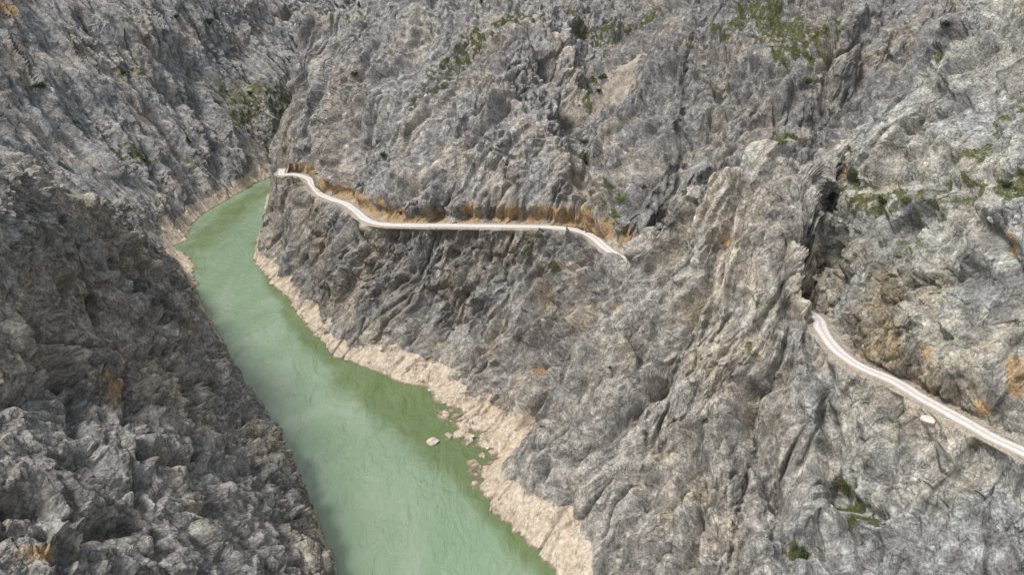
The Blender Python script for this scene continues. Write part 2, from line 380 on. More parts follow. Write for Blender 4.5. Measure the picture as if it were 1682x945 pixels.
# ------------------------------------------------------------------ big gullies and ribs read off the photograph: (pixels, width m, height m)
FEAT = [
 # buttress
 ([(1215,300),(1195,380),(1150,480),(1105,570),(1075,640)],2.2,-3.2), ([(1150,300),(1110,370),(1065,450)],1.8,-2.0), ([(1085,345),(1050,430),(1010,520),(960,620),(900,690)],2.6,2.4),
 ([(1290,250),(1285,340),(1280,430),(1300,520)],1.8,-1.6), ([(1245,270),(1225,360),(1205,470)],2.4,2.0), ([(1160,500),(1130,560),(1100,610)],2.2,2.0),
 ([(1175,560),(1170,640),(1180,690)],2.5,1.2), ([(1232,640),(1228,720),(1262,800),(1290,850)],1.6,-3.2), ([(1215,700),(1180,715),(1120,720)],2.0,1.8), ([(1130,560),(1080,640),(1010,700),(950,760)],1.7,-2.2),
 ([(1070,780),(1040,850),(1010,900)],1.5,-1.6), ([(1140,760),(1110,840),(1080,930)],1.2,-1.4), ([(1190,780),(1150,860),(1120,940)],1.2,-1.4), ([(1000,640),(930,740),(880,800)],2.0,1.6),
 ([(1310,560),(1320,640),(1350,720)],1.8,1.6), ([(1355,620),(1358,690),(1362,760),(1372,820)],1.6,-2.6), ([(1230,735),(1250,810),(1245,900)],1.8,1.4),
 ([(1045,418),(1062,372),(1085,338),(1140,294),(1190,282),(1230,268),(1262,246),(1290,238),(1325,258),(1344,300),(1352,360),(1352,430)],1.5,.9), ([(1366,380),(1369,430),(1374,480)],2.4,-1.3),
 ([(1066,470),(1015,560),(955,640),(895,715)],3.0,1.5),
 # ridges under the end of the left road
 ([(1010,430),(960,480),(900,530),(820,590),(760,650)],2.6,2.8), ([(985,440),(930,500),(860,560),(790,610)],1.6,-2.4), ([(1036,445),(1000,500),(950,570),(900,640),(855,700)],3.0,-3.6),
 ([(950,400),(900,470),(850,530)],2.2,1.6), ([(590,360),(560,400),(525,450),(505,500)],2.2,-2.4), ([(600,385),(580,420),(550,470)],2.4,1.8), ([(690,390),(650,440),(590,520)],2.2,1.5), ([(760,480),(720,540),(700,600)],1.8,-1.6),
 ([(800,420),(830,470),(820,540)],2.2,-1.4),
 # centre mountain
 ([(870,45),(900,90),(935,150),(950,230),(960,320)],3.4,-4.2), ([(640,330),(700,300),(760,240),(830,170)],2.2,-2.4), ([(560,290),(580,200),(620,120),(700,60)],2.6,-2.2),
 ([(500,230),(530,150),(560,60)],2.6,-2.6), ([(800,80),(830,60),(870,50),(900,80)],3,2.5), ([(540,270),(560,210),(600,150),(660,100)],2.4,2.2), ([(700,340),(720,280),(790,200),(840,120)],2.4,1.8),
 ([(1000,340),(1040,290),(1100,240),(1180,200)],2.4,2.2), ([(950,330),(985,260),(1040,190),(1100,130)],2.6,2.0), ([(1290,160),(1340,110),(1400,50),(1450,5)],2.6,3.0), ([(1300,170),(1240,200),(1190,240)],2.0,-2.2),
 ([(1410,60),(1420,120),(1400,180)],1.8,-1.6), ([(1470,60),(1475,110)],1.5,-1.6), ([(1080,150),(1130,120),(1200,90),(1260,90)],2.2,1.8), ([(945,60),(1000,40),(1080,10)],2.4,-2.0),
 ([(605,342),(640,350)],3.2,-2.4), ([(540,308),(585,330)],1.8,-1.4), ([(690,352),(800,354),(940,358)],1.5,-1.4), ([(1400,585),(1500,630),(1600,685)],1.6,-1.2),
 # right cliff
 ([(1350,300),(1400,215),(1450,160),(1520,110),(1600,40)],2.2,2.2), ([(1455,300),(1490,220),(1540,150),(1620,90)],2.2,-2.4), ([(1400,300),(1450,318),(1500,296),(1580,312),(1620,290),(1682,300)],1.6,-.9), ([(1390,330),(1440,352),(1530,330),(1600,352),(1682,335)],2.0,.9),
 ([(1450,280),(1490,200),(1560,120),(1640,60)],2.0,1.8), ([(1440,520),(1500,470),(1600,450)],1.8,-1.4), ([(1580,330),(1640,400),(1660,480)],1.6,-1.4),
 # below the right road
 ([(1480,650),(1470,720),(1455,800)],1.4,-1.3), ([(1300,870),(1350,865),(1420,870),(1470,900)],2.6,2.4), ([(1375,800),(1400,830),(1440,850)],1.4,-1.6), ([(1440,700),(1450,730),(1445,765)],2.2,1.6), ([(1560,720),(1580,820),(1560,900)],1.6,1.3),
 # left mountainside, running down to the right
 ([(0,60),(60,130),(130,220),(190,290)],3,2.6), ([(40,30),(100,110),(160,190),(230,290)],2.8,-1.7), ([(180,20),(240,100),(300,170),(340,250),(390,290)],3,2.4), ([(130,20),(200,110),(270,210),(330,300)],2.4,-2.2),
 ([(300,20),(350,80),(400,140)],2.6,-2.4), ([(330,140),(370,210),(400,270)],2.2,2.0), ([(390,20),(440,90),(475,140)],2.6,1.8), ([(200,180),(260,270),(300,330)],2,1.6), ([(470,20),(482,90),(486,160),(480,230)],3,-3.2),
 # near left cliff
 ([(120,470),(118,560),(125,640),(130,700)],1.0,-1.9), ([(310,560),(315,640),(325,740)],1.0,-1.7), ([(405,600),(415,680),(430,770),(480,900)],1.1,-1.8), ([(0,650),(90,640),(110,600)],1.2,-1.5), ([(30,380),(80,365),(130,400),(120,440)],1.2,1.3),
 ([(0,820),(60,810),(150,860),(230,850)],1.6,-2.2), ([(220,620),(225,700),(250,800),(285,900)],1.1,-1.4), ([(60,560),(120,555),(210,565),(300,580)],0.9,-1.2), ([(340,520),(395,610),(450,720),(520,860)],2.0,1.2), ([(150,330),(200,390),(260,440)],1.6,1.4),
 ([(20,430),(70,450),(130,460),(180,430)],1.0,-1.2), ([(180,650),(240,740),(350,760)],1.2,-1.3),
]
def seg_field(P3, pix, width):
    """gaussian of the distance to a line drawn over the relief"""
    Hs = np.array([hit(*q) for q in pix]); out = np.zeros(len(P3), f32)
    lo = Hs.min(0) - 3*width - 4; hi = Hs.max(0) + 3*width + 4
    b = np.where((P3[:,0]>lo[0])&(P3[:,0]<hi[0])&(P3[:,1]>lo[1])&(P3[:,1]<hi[1])&(P3[:,2]>lo[2])&(P3[:,2]<hi[2]))[0]
    if len(b) == 0: return out
    q = P3[b]; best = np.full(len(b), 1e9)
    for a, c in zip(Hs, Hs[1:]):
        d = c - a; t = np.clip(((q-a)@d)/(d@d), 0, 1)
        best = np.minimum(best, ((q - a - t[:,None]*d)**2).sum(1))
    out[b] = np.exp(-best/(width*width)); return out
Pf = BP + warp*0.35 + np.stack([pn(BP, 2.5, 81+k) for k in range(3)], 1)*0.5
disp = large
for pix, w, h in FEAT: disp += seg_field(Pf, pix, w*1.35)*h*2.7
print('features', round(time.time()-T0,1))

# road bench; calm towards the road and the river bed
VZr, keep, near, nz, side = apply_road(VX, VY, VZ.copy())
VZ = VZr
disp = disp*(1 - .65*sstep(2.6, 6.0, slope)*(near > 7))
disp = disp*(0.14 + 0.86*low) + small*(.45 + .55*low)*np.where(VZ < -1, 0, 1)
# never bury the road or let it hang in the air
disp = disp*keep
# horizontal push is strong on steep rock, weak on ledges
V = np.stack([VX, VY, VZ], 1) + NRM*disp[:,None]
V[:,2] += (1-keep)*pn(BP, 0.8, 91)*0.05
inroad = near < 2.6
V[:,2] = np.where(inroad, np.minimum(V[:,2], nz-0.06), V[:,2])

# ------------------------------------------------------------------ what covers the rock: bleached band, ochre, grass, scree
def patch(items, P3):
    out = np.zeros(len(P3), f32)
    for pix, w, s in items:
        if len(pix) == 1: pix = [pix[0], (pix[0][0]+3, pix[0][1]+2)]
        out = np.maximum(out, seg_field(P3, pix, w)*s)
    return out
nb = fbm(BP, 9, 101, 3)
PPx = BP + warp*0.6
band = 1 - sstep(-.5, .5, -np.where(VL==4, 4.2, 6.6) + V[:,2] + nb*2.0 + pn(BP, 30, 105)*3.0)
beige_extra = patch([([(850,690),(800,720),(760,740)],5,1),([(740,610),(700,600)],3,.7),([(268,370),(285,385)],5,1),([(470,270),(455,275)],6,1),([(640,575),(690,595),(760,640)],3,.8)], PPx)
beige = np.clip(np.maximum(band, sstep(.35,.6,beige_extra+nb*.35)*(V[:,2] < 17)), 0, 1)
nearroadA = (near < 13) & (VL != 7) & (VL != 6)
och_n = fbm(PPx, 7, 111, 3)
d_up = np.where(side > 0, near, 99)
ochre = np.clip(sstep(9.5, 3.0, d_up + np.abs(VZ-nz)*0.25)*(0.85+1.3*och_n), 0, 1)*((VX < 60))
ochre = np.maximum(ochre, sstep(.3,.75, patch([([(490,268),(512,272)],4,1),([(530,300),(560,315)],3.5,.8),([(620,335),(640,345)],4,1.0),([(720,340),(790,348)],3,.7),([(1188,385)],2.4,.9),([(1045,400),(1030,380)],3.5,.8),([(1025,520)],2.2,.8),
     ([(885,610)],2.6,.9),([(1645,385)],2.6,.9),([(1560,600),(1530,585)],3,.6),([(1682,650),(1665,600)],3,.8),([(1440,530)],2.5,.6),([(1620,655)],2.5,.6),([(1375,300),(1400,270)],3,.7),([(1600,70)],2.5,.7),([(205,620),(180,660)],3.5,.7),([(520,860),(480,800)],2.5,.5),([(60,900),(30,890)],4,.6),([(20,20),(0,10)],5,.8),
     ([(1060,660)],2.5,.7),([(600,110)],3,.5),([(510,45)],3,.5)], PPx) + och_n*0.45))
tan = sstep(.35,.7, patch([([(1000,160),(1020,130)],7,1.4),([(1045,105),(985,175)],5.5,1.4),([(1345,560),(1350,590),(1400,610)],2.6,.9),([(1500,660),(1530,690)],2.5,.8),([(980,300),(990,330)],4,.7),([(940,250),(950,300)],3.5,.6),([(960,440),(920,445)],3,.8),([(970,510),(950,530)],2.4,.7),
     ([(1450,60),(1320,60)],5,.5),([(1620,700),(1550,690)],3,.7),([(1000,395),(1040,420)],3.0,.9),([(620,375),(590,372)],3,.8)], PPx) + nb*0.4)
tan = np.maximum(tan, sstep(np.where(side > 0, 3.3, 4.6), np.where(side > 0, 2.5, 3.0), near)*sstep(2.4, 1.0, np.abs(V[:,2]-nz))*0.9)
# grass sits where the finished surface is gentle
gr = patch([([(720,110),(790,60),(860,30)],9,.75),([(680,180),(740,130)],7,.55),([(960,60),(1010,60),(1080,30)],9,.9),([(1240,20),(1280,40),(1330,90)],12,.95),([(1180,60),(1240,30)],8,.8),([(1200,150),(1180,160)],4,.7),([(1270,235),(1300,240)],3,.95),([(1410,300),(1420,330),(1480,340)],4.5,1),([(1650,300),(1682,305)],4,1),
     ([(1490,330)],3,.9),([(200,250),(240,265)],7,.95),([(200,120),(240,130)],7,.85),([(410,150),(440,155)],8,.85),([(400,190),(370,160),(460,170)],18,.85),([(450,200),(470,230)],10,.6),([(1390,790),(1400,840),(1440,880)],4,.7),([(1310,910)],2.4,1),([(965,230),(970,245)],3.5,.9),([(975,130),(960,160)],4,.8),
     ([(630,250),(625,260)],3.5,.7),([(1020,325)],3,.9),([(880,390),(860,420)],3.5,.6),([(915,445)],3,.7),([(940,50),(900,20)],6,.8),([(1600,60),(1570,90)],4,.8),([(1550,100)],3,.8),([(130,540),(170,560)],2,.6),([(60,140),(40,120)],4,.7),([(1700,300),(1600,310)],3,.7),([(1640,200),(1660,180)],4,.5),
     ([(340,130),(300,250),(350,300)],9,.3),([(1500,400),(1600,260)],9,.4),([(560,40),(600,30)],6,.5),([(1000,350),(1020,380)],3,.6),([(1370,830)],3,.7),([(1250,450),(1230,600)],4,.35)], PPx)
gn = fbm(BP, 3.2, 121, 3)
grass = sstep(.42, 1.0, gr + gn*1.25)*(.7+.3*sstep(1.6, .7, slope))*sstep(.1, .35, gr)
grass = np.maximum(grass, sstep(.42,.6, pn(BP, 16, 131)*0.6 + gn*0.6 - 0.02)*(V[:,2] > 55)*0.35)
grass = grass*(near > 3.0)*(V[:,2] > 10)
tone = fbm(PPx, 26, 141, 3)
streak = pn(Q, 4.2, 151)
print('masks', round(time.time()-T0,1))

# ------------------------------------------------------------------ materials
def new_mat(name):
    m = bpy.data.materials.new(name); m.use_nodes = True
    nt = m.node_tree; nt.nodes.clear()
    out = nt.nodes.new('ShaderNodeOutputMaterial'); b = nt.nodes.new('ShaderNodeBsdfPrincipled')
    nt.links.new(b.outputs[0], out.inputs[0]); return m, nt, b
class N:
    def __init__(s, nt): s.nt = nt
    def n(s, t, **k):
        x = s.nt.nodes.new(t)
        for a, v in k.items(): setattr(x, a, v)
        return x
    def put(s, sock, v):
        if isinstance(v, bpy.types.NodeSocket): s.nt.links.new(v, sock)
        elif v is not None:
            if sock.type == 'RGBA' and len(v) == 3: v = (*v, 1)
            sock.default_value = v
    def attr(s, name, out='Fac'): a = s.n('ShaderNodeAttribute', attribute_name=name); return a.outputs[out]
    def noise(s, vec, scale, detail=4, rough=.55, dist=0.0):
        x = s.n('ShaderNodeTexNoise'); s.put(x.inputs['Vector'], vec); x.inputs['Scale'].default_value = scale
        x.inputs['Detail'].default_value = detail; x.inputs['Roughness'].default_value = rough; x.inputs['Distortion'].default_value = dist; return x.outputs['Fac']
    def vor(s, vec, scale, feature='DISTANCE_TO_EDGE', out='Distance'):
        x = s.n('ShaderNodeTexVoronoi', feature=feature); s.put(x.inputs['Vector'], vec); x.inputs['Scale'].default_value = scale; return x.outputs[out]
    def ramp(s, f, stops):
        x = s.n('ShaderNodeValToRGB'); s.put(x.inputs[0], f); e = x.color_ramp.elements
        while len(e) < len(stops): e.new(0.5)
        for q, (p, c) in zip(e, stops): q.position = p; q.color = (*c, 1) if len(c) == 3 else c
        return x.outputs[0]
    def mr(s, f, a, b, c=0.0, d=1.0, smooth=True):
        x = s.n('ShaderNodeMapRange'); x.interpolation_type = 'SMOOTHSTEP' if smooth else 'LINEAR'
        s.put(x.inputs[0], f)
        for i, v in zip((1,2,3,4), (a,b,c,d)): s.put(x.inputs[i], v)
        return x.outputs[0]
    def mix(s, f, a, b, mode='MIX'):
        x = s.n('ShaderNodeMix', data_type='RGBA', blend_type=mode); s.put(x.inputs[0], f); s.put(x.inputs[6], a); s.put(x.inputs[7], b); return x.outputs[2]
    def m(s, op, a, b=None, c=None):
        x = s.n('ShaderNodeMath', operation=op); s.put(x.inputs[0], a); s.put(x.inputs[1], b)
        if c is not None: s.put(x.inputs[2], c)
        return x.outputs[0]
    def bump(s, h, dist, strength=1.0, nrm=None):
        x = s.n('ShaderNodeBump'); s.put(x.inputs['Height'], h); x.inputs['Distance'].default_value = dist; x.inputs['Strength'].default_value = strength
        if nrm is not None: s.put(x.inputs['Normal'], nrm)
        return x.outputs[0]

rock, nt, bs = new_mat('limestone'); g = N(nt)
co = g.attr('rockco', 'Vector'); tc = g.n('ShaderNodeTexCoord').outputs['Object']
a_beige, a_och, a_grass, a_tan = g.attr('beige'), g.attr('ochre'), g.attr('grass'), g.attr('tan'); a_tone, a_str, a_warm = g.attr('tone'), g.attr('streak'), g.attr('warm')
n1 = g.m('ADD', g.m('MULTIPLY', g.noise(co, .45, 5, .55), .42), g.m('MULTIPLY', g.noise(tc, .42, 7, .64), .58)); n2 = g.noise(tc, 1.6, 5, .7); n3 = g.noise(co, 3.2, 3, .6)
base = g.ramp(n1, [(.32,(.10,.092,.088)),(.43,(.22,.207,.195)),(.52,(.31,.297,.283)),(.66,(.50,.485,.46))])
base = g.mix(g.mr(a_tone, -.5, .5, 0, .75), base, g.mix(1.0, base, (.84,.84,.87,1), 'MULTIPLY'))
base = g.mix(g.mr(a_tone, .1, -.5, 0, .7), base, g.mix(1.0, base, (1.12,1.02,.90,1), 'MULTIPLY'))
base = g.mix(g.m('MULTIPLY', a_warm, .9), base, g.mix(1.0, base, (.78,.66,.50,1), 'MULTIPLY'))
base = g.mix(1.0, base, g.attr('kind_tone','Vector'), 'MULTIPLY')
# dark lichen stains that run with the grain, pale calcite weathering
st = g.mr(g.m('ADD', g.m('MULTIPLY', a_str, .5), g.noise(co, .25, 4, .6)), .5, .78, 0, .55)
base = g.mix(st, base, (.10,.095,.092,1))
base = g.mix(g.mr(g.noise(tc, .35, 5, .6), .56, .74, 0, .55), base, (.52,.51,.49,1))
sp = g.mr(n2, .36, .62, .62, 1.18); base = g.mix(1.0, base, g.n('ShaderNodeCombineColor').outputs[0], 'MULTIPLY') if False else base
x = g.n('ShaderNodeVectorMath', operation='SCALE'); g.put(x.inputs[0], base); g.put(x.inputs['Scale'], sp); base = x.outputs[0]
# open cracks
dv = g.n('ShaderNodeVectorMath', operation='ADD'); g.put(dv.inputs[0], co)
nz3 = g.n('ShaderNodeTexNoise'); g.put(nz3.inputs['Vector'], co); nz3.inputs['Scale'].default_value = .9
g.put(dv.inputs[1], nz3.outputs['Color']); wco = dv.outputs[0]
c1 = g.vor(wco, .42); c2 = g.vor(wco, 1.25)
crack = g.m('MAXIMUM', g.mr(c1, .0, .035, 1, 0), g.m('MULTIPLY', g.mr(c2, .0, .045, 1, 0), .75))
crack = g.m('MULTIPLY', crack, g.mr(g.noise(tc, .3, 3), .4, .6, .15, 1))
base_c = g.mix(g.m('MULTIPLY', crack, .5), base, (.05,.046,.043,1))
# iron stain
och = g.ramp(n2, [(.3,(.12,.075,.035)),(.5,(.33,.21,.095)),(.7,(.47,.34,.19))])
fo_ = g.m('MULTIPLY', g.mr(g.m('ADD', a_och, g.m('MULTIPLY', g.m('SUBTRACT', n1, .5), 1.4)), .3, .95), .75)
colr = g.mix(fo_, base_c, och)
# bleached band of the changing water level
be = g.ramp(g.noise(tc, .8, 6, .65), [(.25,(.31,.24,.17)),(.5,(.47,.395,.305)),(.75,(.63,.575,.49))])
be = g.mix(g.m('MULTIPLY', crack, .45), be, (.16,.11,.075,1))
be = g.mix(g.mr(g.noise(tc, .22, 4, .6), .5, .7, 0, .45), be, (.33,.235,.135,1))
fb = g.mr(g.m('ADD', a_beige, g.m('MULTIPLY', g.m('SUBTRACT', g.noise(tc,.9,5,.65), .5), 1.1)), .38, .62)
colr = g.mix(g.m('MULTIPLY', fb, .92), colr, be)
tn = g.ramp(n2, [(.3,(.22,.185,.145)),(.5,(.34,.295,.24)),(.7,(.45,.41,.35))])
colr = g.mix(g.mr(g.m('ADD', a_tan, g.m('MULTIPLY', g.m('SUBTRACT', n2, .5), .9)), .35, .7, 0, .9), colr, tn)
gc = g.ramp(g.noise(tc, 1.4, 5, .7), [(.3,(.05,.055,.025)),(.5,(.105,.115,.045)),(.66,(.17,.165,.075)),(.8,(.22,.20,.13))])
gsel = g.mr(g.m('ADD', a_grass, g.m('MULTIPLY', g.m('SUBTRACT', g.noise(tc, 1.9, 4, .7), .5), 1.5)), .42, .62, 0, .9)
colr = g.mix(gsel, colr, gc)
# thin wet line at the water
zz = g.n('ShaderNodeSeparateXYZ'); g.put(zz.inputs[0], tc)
colr = g.mix(g.mr(zz.outputs[2], .7, .15, 0, .75), colr, (.10,.085,.05,1))
g.put(bs.inputs['Base Color'], colr); bs.inputs['Roughness'].default_value = .93; bs.inputs['Specular IOR Level'].default_value = .12
hb = g.m('ADD', g.m('MULTIPLY', n1, 1.0), g.m('MULTIPLY', n3, .45))
hb = g.m('ADD', hb, g.m('MULTIPLY', g.m('SUBTRACT', 1.0, crack), .35))
nb1 = g.bump(hb, .7, .85); nb2 = g.bump(g.noise(tc, 5.5, 4, .65), .14, .8, nb1)
g.put(bs.inputs['Normal'], nb2)

# ------------------------------------------------------------------ meshes of the rock masses
def mesh_obj(name, verts, quads, mat, attrs=None, smooth=False, parent=None):
    me = bpy.data.meshes.new(name)
    verts = np.asarray(verts, f32); quads = np.asarray(quads, np.int32); n = quads.shape[1]
    me.vertices.add(len(verts)); me.vertices.foreach_set('co', verts.ravel())
    me.loops.add(quads.size); me.loops.foreach_set('vertex_index', quads.ravel())
    me.polygons.add(len(quads)); me.polygons.foreach_set('loop_start', np.arange(0, quads.size, n, dtype=np.int32))
    me.polygons.foreach_set('use_smooth', np.full(len(quads), smooth))
    for k, v in (attrs or {}).items():
        v = np.asarray(v, f32)
        if v.ndim == 2: a = me.attributes.new(k, 'FLOAT_VECTOR', 'POINT'); a.data.foreach_set('vector', v.ravel())
        else: a = me.attributes.new(k, 'FLOAT', 'POINT'); a.data.foreach_set('value', v)
    me.update(calc_edges=True); me.materials.append(mat)
    o = bpy.data.objects.new(name, me); C.objects.link(o)
    if parent: o.parent = parent
    return o
def tag(o, label=None, cat=None, group=None, kind=None):
    for k, v in (('label',label),('category',cat),('group',group),('kind',kind)):
        if v: o[k] = v
    return o

warm = samp(VX, VY, blur(((grid_lab==1)*0.12 + (grid_lab==4)*0.35 + (grid_lab==5)*0.22 + (grid_lab==6)*.3), 5.0))
warm = np.maximum(warm, 1.1*patch([([(1390,520),(1450,560),(1520,600),(1600,640),(1682,690)],11,1),([(1400,430),(1480,500),(1600,560)],8,.7),([(1360,330),(1400,290)],5,.7),([(1080,640),(1020,540),(1090,400)],5,.6)], PPx))
warm = warm*np.clip(.5 + 1.6*fbm(PPx, 20, 161, 3), 0, 1.5)
idx = (np.arange(NA-1)[:,None]*NR + np.arange(NR-1)[None,:]).ravel()
quads = np.stack([idx, idx+NR, idx+NR+1, idx+1], 1)[:, ::-1]
fl = VL[idx].copy()
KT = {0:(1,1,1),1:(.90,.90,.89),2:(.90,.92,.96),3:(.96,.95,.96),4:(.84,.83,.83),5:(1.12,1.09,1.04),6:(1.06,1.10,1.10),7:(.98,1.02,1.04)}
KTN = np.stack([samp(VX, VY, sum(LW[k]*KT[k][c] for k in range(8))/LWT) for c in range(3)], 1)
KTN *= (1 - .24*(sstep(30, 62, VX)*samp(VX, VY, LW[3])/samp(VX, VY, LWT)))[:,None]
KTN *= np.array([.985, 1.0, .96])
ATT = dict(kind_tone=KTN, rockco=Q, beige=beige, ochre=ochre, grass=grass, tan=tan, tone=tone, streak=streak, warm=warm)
names = {0:('river_bed','submerged rocky bed under the green river','river bed'),
 1:('near_cliff','dark blocky cliff face filling the lower left corner, dropping to the river','cliff'),
 2:('mountainside','grey mountainside with slabs slanting down right to the left bank of the river','mountainside'),
 3:('mountain','tall grey fluted mountain rising above the horizontal stretch of the pale road','mountain'),
 4:('rock_spur','grey rock face between the pale road and the beige river shore','rock face'),
 5:('rock_buttress','tall pyramid of tilted grey rock standing between the two stretches of road','rock buttress'),
 6:('canyon_wall','pale grey and ochre canyon wall above the right stretch of road','canyon wall'),
 7:('lower_cliff','blue grey cliff below the right stretch of road in the lower right corner','cliff')}
for lab, (nm, lb, ct) in names.items():
    f = quads[fl == lab]
    if not len(f): continue
    u, inv = np.unique(f, return_inverse=True); inv = inv.reshape(f.shape)
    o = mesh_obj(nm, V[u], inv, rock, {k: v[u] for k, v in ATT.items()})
    tag(o, lb, ct, None, 'structure')
print('terrain', round(time.time()-T0,1), len(V))

# ------------------------------------------------------------------ river
wmat, nt, bs = new_mat('river_water'); g = N(nt)
tc = g.n('ShaderNodeTexCoord').outputs['Object']
def mapped(vec, sc, rot=0):
    x = g.n('ShaderNodeMapping'); g.put(x.inputs[0], vec); x.inputs['Scale'].default_value = sc; x.inputs['Rotation'].default_value = (0,0,rot); return x.outputs[0]
a_green = g.attr('cliff_reflection')
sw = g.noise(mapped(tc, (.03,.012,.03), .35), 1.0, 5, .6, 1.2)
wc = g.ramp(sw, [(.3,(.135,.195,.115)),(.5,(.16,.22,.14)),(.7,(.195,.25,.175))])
wc = g.mix(g.mr(g.m('ADD', a_green, g.m('MULTIPLY', g.m('SUBTRACT', g.noise(mapped(tc,(.10,.05,1),.5),1.0,5,.6,1.0), .5), .9)), .2, .8), wc, g.ramp(sw, [(.3,(.075,.11,.04)),(.7,(.11,.15,.06))]))  # darker green painted where cliffs are reflected; the paler rest mimics reflected sky
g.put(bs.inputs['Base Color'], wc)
bs.inputs['Roughness'].default_value = .10; bs.inputs['IOR'].default_value = 1.45; bs.inputs['Specular IOR Level'].default_value = .6
r1 = g.noise(mapped(tc, (.7,.35,1), .3), 1.0, 4, .6, .6); r2 = g.noise(mapped(tc, (.16,.09,1), .5), 1.0, 4, .55, 1.4)
calm = g.mr(g.noise(mapped(tc, (.035,.02,1), .2), 1.0, 3, .5, 1.0), .35, .65, .25, 1)
b1 = g.bump(g.m('MULTIPLY', r1, calm), .5, .7); b0 = g.bump(g.noise(mapped(tc, (2.4,1.3,1), .3), 1.0, 3, .6, .4), .12, .7, b1); b2 = g.bump(r2, 1.6, .7, b0)
g.put(bs.inputs['Normal'], b2)
wg = 2.0
xs = np.arange(-230, 60, wg); ys = np.arange(-70, 600, wg)
XX, YY = np.meshgrid(xs, ys); zt = samp(XX, YY, G)
m = (blur((zt < 1.0).astype(float), 2.5) > 0.02)
wid = np.arange(XX.size).reshape(XX.shape)
cm = m[:-1,:-1]|m[1:,1:]|m[1:,:-1]|m[:-1,1:]
qs = np.stack([wid[:-1,:-1][cm], wid[:-1,1:][cm], wid[1:,1:][cm], wid[1:,:-1][cm]], 1)
u, inv = np.unique(qs, return_inverse=True)
vv = np.stack([XX.ravel()[u], YY.ravel()[u], np.zeros(len(u))], 1)
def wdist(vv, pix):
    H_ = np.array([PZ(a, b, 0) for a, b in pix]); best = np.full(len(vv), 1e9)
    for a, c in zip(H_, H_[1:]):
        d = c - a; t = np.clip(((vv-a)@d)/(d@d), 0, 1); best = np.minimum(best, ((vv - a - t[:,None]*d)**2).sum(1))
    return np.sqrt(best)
refl_mask = np.maximum.reduce([np.exp(-(wdist(vv, q)/w_)**2)*s_ for q, w_, s_ in (([(600,615),(690,670),(760,735),(820,770)],15,1.15), ([(480,510),(545,585),(620,620)],7,1.0), ([(425,400),(440,450),(480,505)],5,.8),
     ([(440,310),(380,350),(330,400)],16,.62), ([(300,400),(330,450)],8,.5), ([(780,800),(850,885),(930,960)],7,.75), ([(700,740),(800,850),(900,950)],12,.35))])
o = mesh_obj('river', vv, inv.reshape(qs.shape), wmat, dict(cliff_reflection=refl_mask), smooth=True)
tag(o, 'calm green river winding through the canyon', 'river', None, 'structure')

# ------------------------------------------------------------------ road ribbons with thickness, crown and wheel ruts
rmat, nt, bs = new_mat('road_gravel'); g = N(nt)
tc = g.n('ShaderNodeTexCoord').outputs['Object']; ac = g.attr('across'); al = g.attr('along')
aa = g.m('ABSOLUTE', g.m('ADD', ac, g.m('MULTIPLY', g.m('SUBTRACT', g.noise(tc,.25,3), .5), .35)))
rut = g.m('MULTIPLY', g.mr(aa, .10, .32), g.mr(aa, .62, .86, 1, 0))
gravel = g.ramp(g.noise(tc, 2.2, 6, .7), [(.3,(.30,.275,.245)),(.5,(.38,.355,.325)),(.7,(.46,.435,.40))])
pale = g.ramp(g.noise(tc, 1.2, 6, .7), [(.3,(.40,.375,.35)),(.6,(.54,.515,.49))])
colr = g.mix(rut, gravel, pale)
edge = g.mr(g.m('ADD', aa, g.m('MULTIPLY', g.noise(tc, 1.1, 4), .35)), .98, 1.2)
colr = g.mix(edge, colr, (.29,.25,.20,1))
g.put(bs.inputs['Base Color'], colr); bs.inputs['Roughness'].default_value = .95; bs.inputs['Specular IOR Level'].default_value = .1
g.put(bs.inputs['Normal'], g.bump(g.noise(tc, 5, 5, .7), .08, .7))
def road_ribbon(name, R, hw, label):
    R = densify(R[::3], .5)
    n = len(R); t = np.gradient(R[:, :2], axis=0); t /= np.linalg.norm(t, axis=1)[:,None]; nn = np.stack([-t[:,1], t[:,0]], 1)
    cols = np.linspace(-1, 1, 13); V_, ac_, al_ = [], [], []
    wob = np.interp(np.arange(n), np.arange(0, n+12, 12), rng.normal(0, .16, n//12+2))
    wob2 = np.interp(np.arange(n), np.arange(0, n+12, 12), rng.normal(0, .16, n//12+2))
    for i in range(n):
        for c in cols:
            w = hw + (wob[i] if c < 0 else wob2[i])
            z = 0.10 - 0.10*abs(c)**3 - 0.045*math.exp(-((abs(c)-.5)/.16)**2)
            V_.append((R[i,0]+nn[i,0]*c*w, R[i,1]+nn[i,1]*c*w, R[i,2]+z)); ac_.append(c); al_.append(i*.5)
        for c in (-1, 1):
            w = hw + .25; V_.append((R[i,0]+nn[i,0]*c*w, R[i,1]+nn[i,1]*c*w, R[i,2]-.5)); ac_.append(c*1.15); al_.append(i*.5)
    k = len(cols)+2; q = []
    for i in range(n-1):
        b = i*k
        for j in range(len(cols)-1): q.append((b+j, b+k+j, b+k+j+1, b+j+1))
        q.append((b+len(cols), b+k+len(cols), b+k, b)); q.append((b+12, b+k+12, b+k+14, b+14)); q.append((b+14, b+k+14, b+k+13, b+13))
    o = mesh_obj(name, V_, [x[::-1] for x in q], rmat, dict(across=ac_, along=al_), smooth=False)
    return tag(o, label, 'road', None, 'structure')
road_ribbon('road', roadA, 1.9, 'pale dirt road cut across the mountain above the river bend')
road_ribbon('road', roadB, 1.75, 'pale dirt road with two wheel tracks along the right canyon wall')


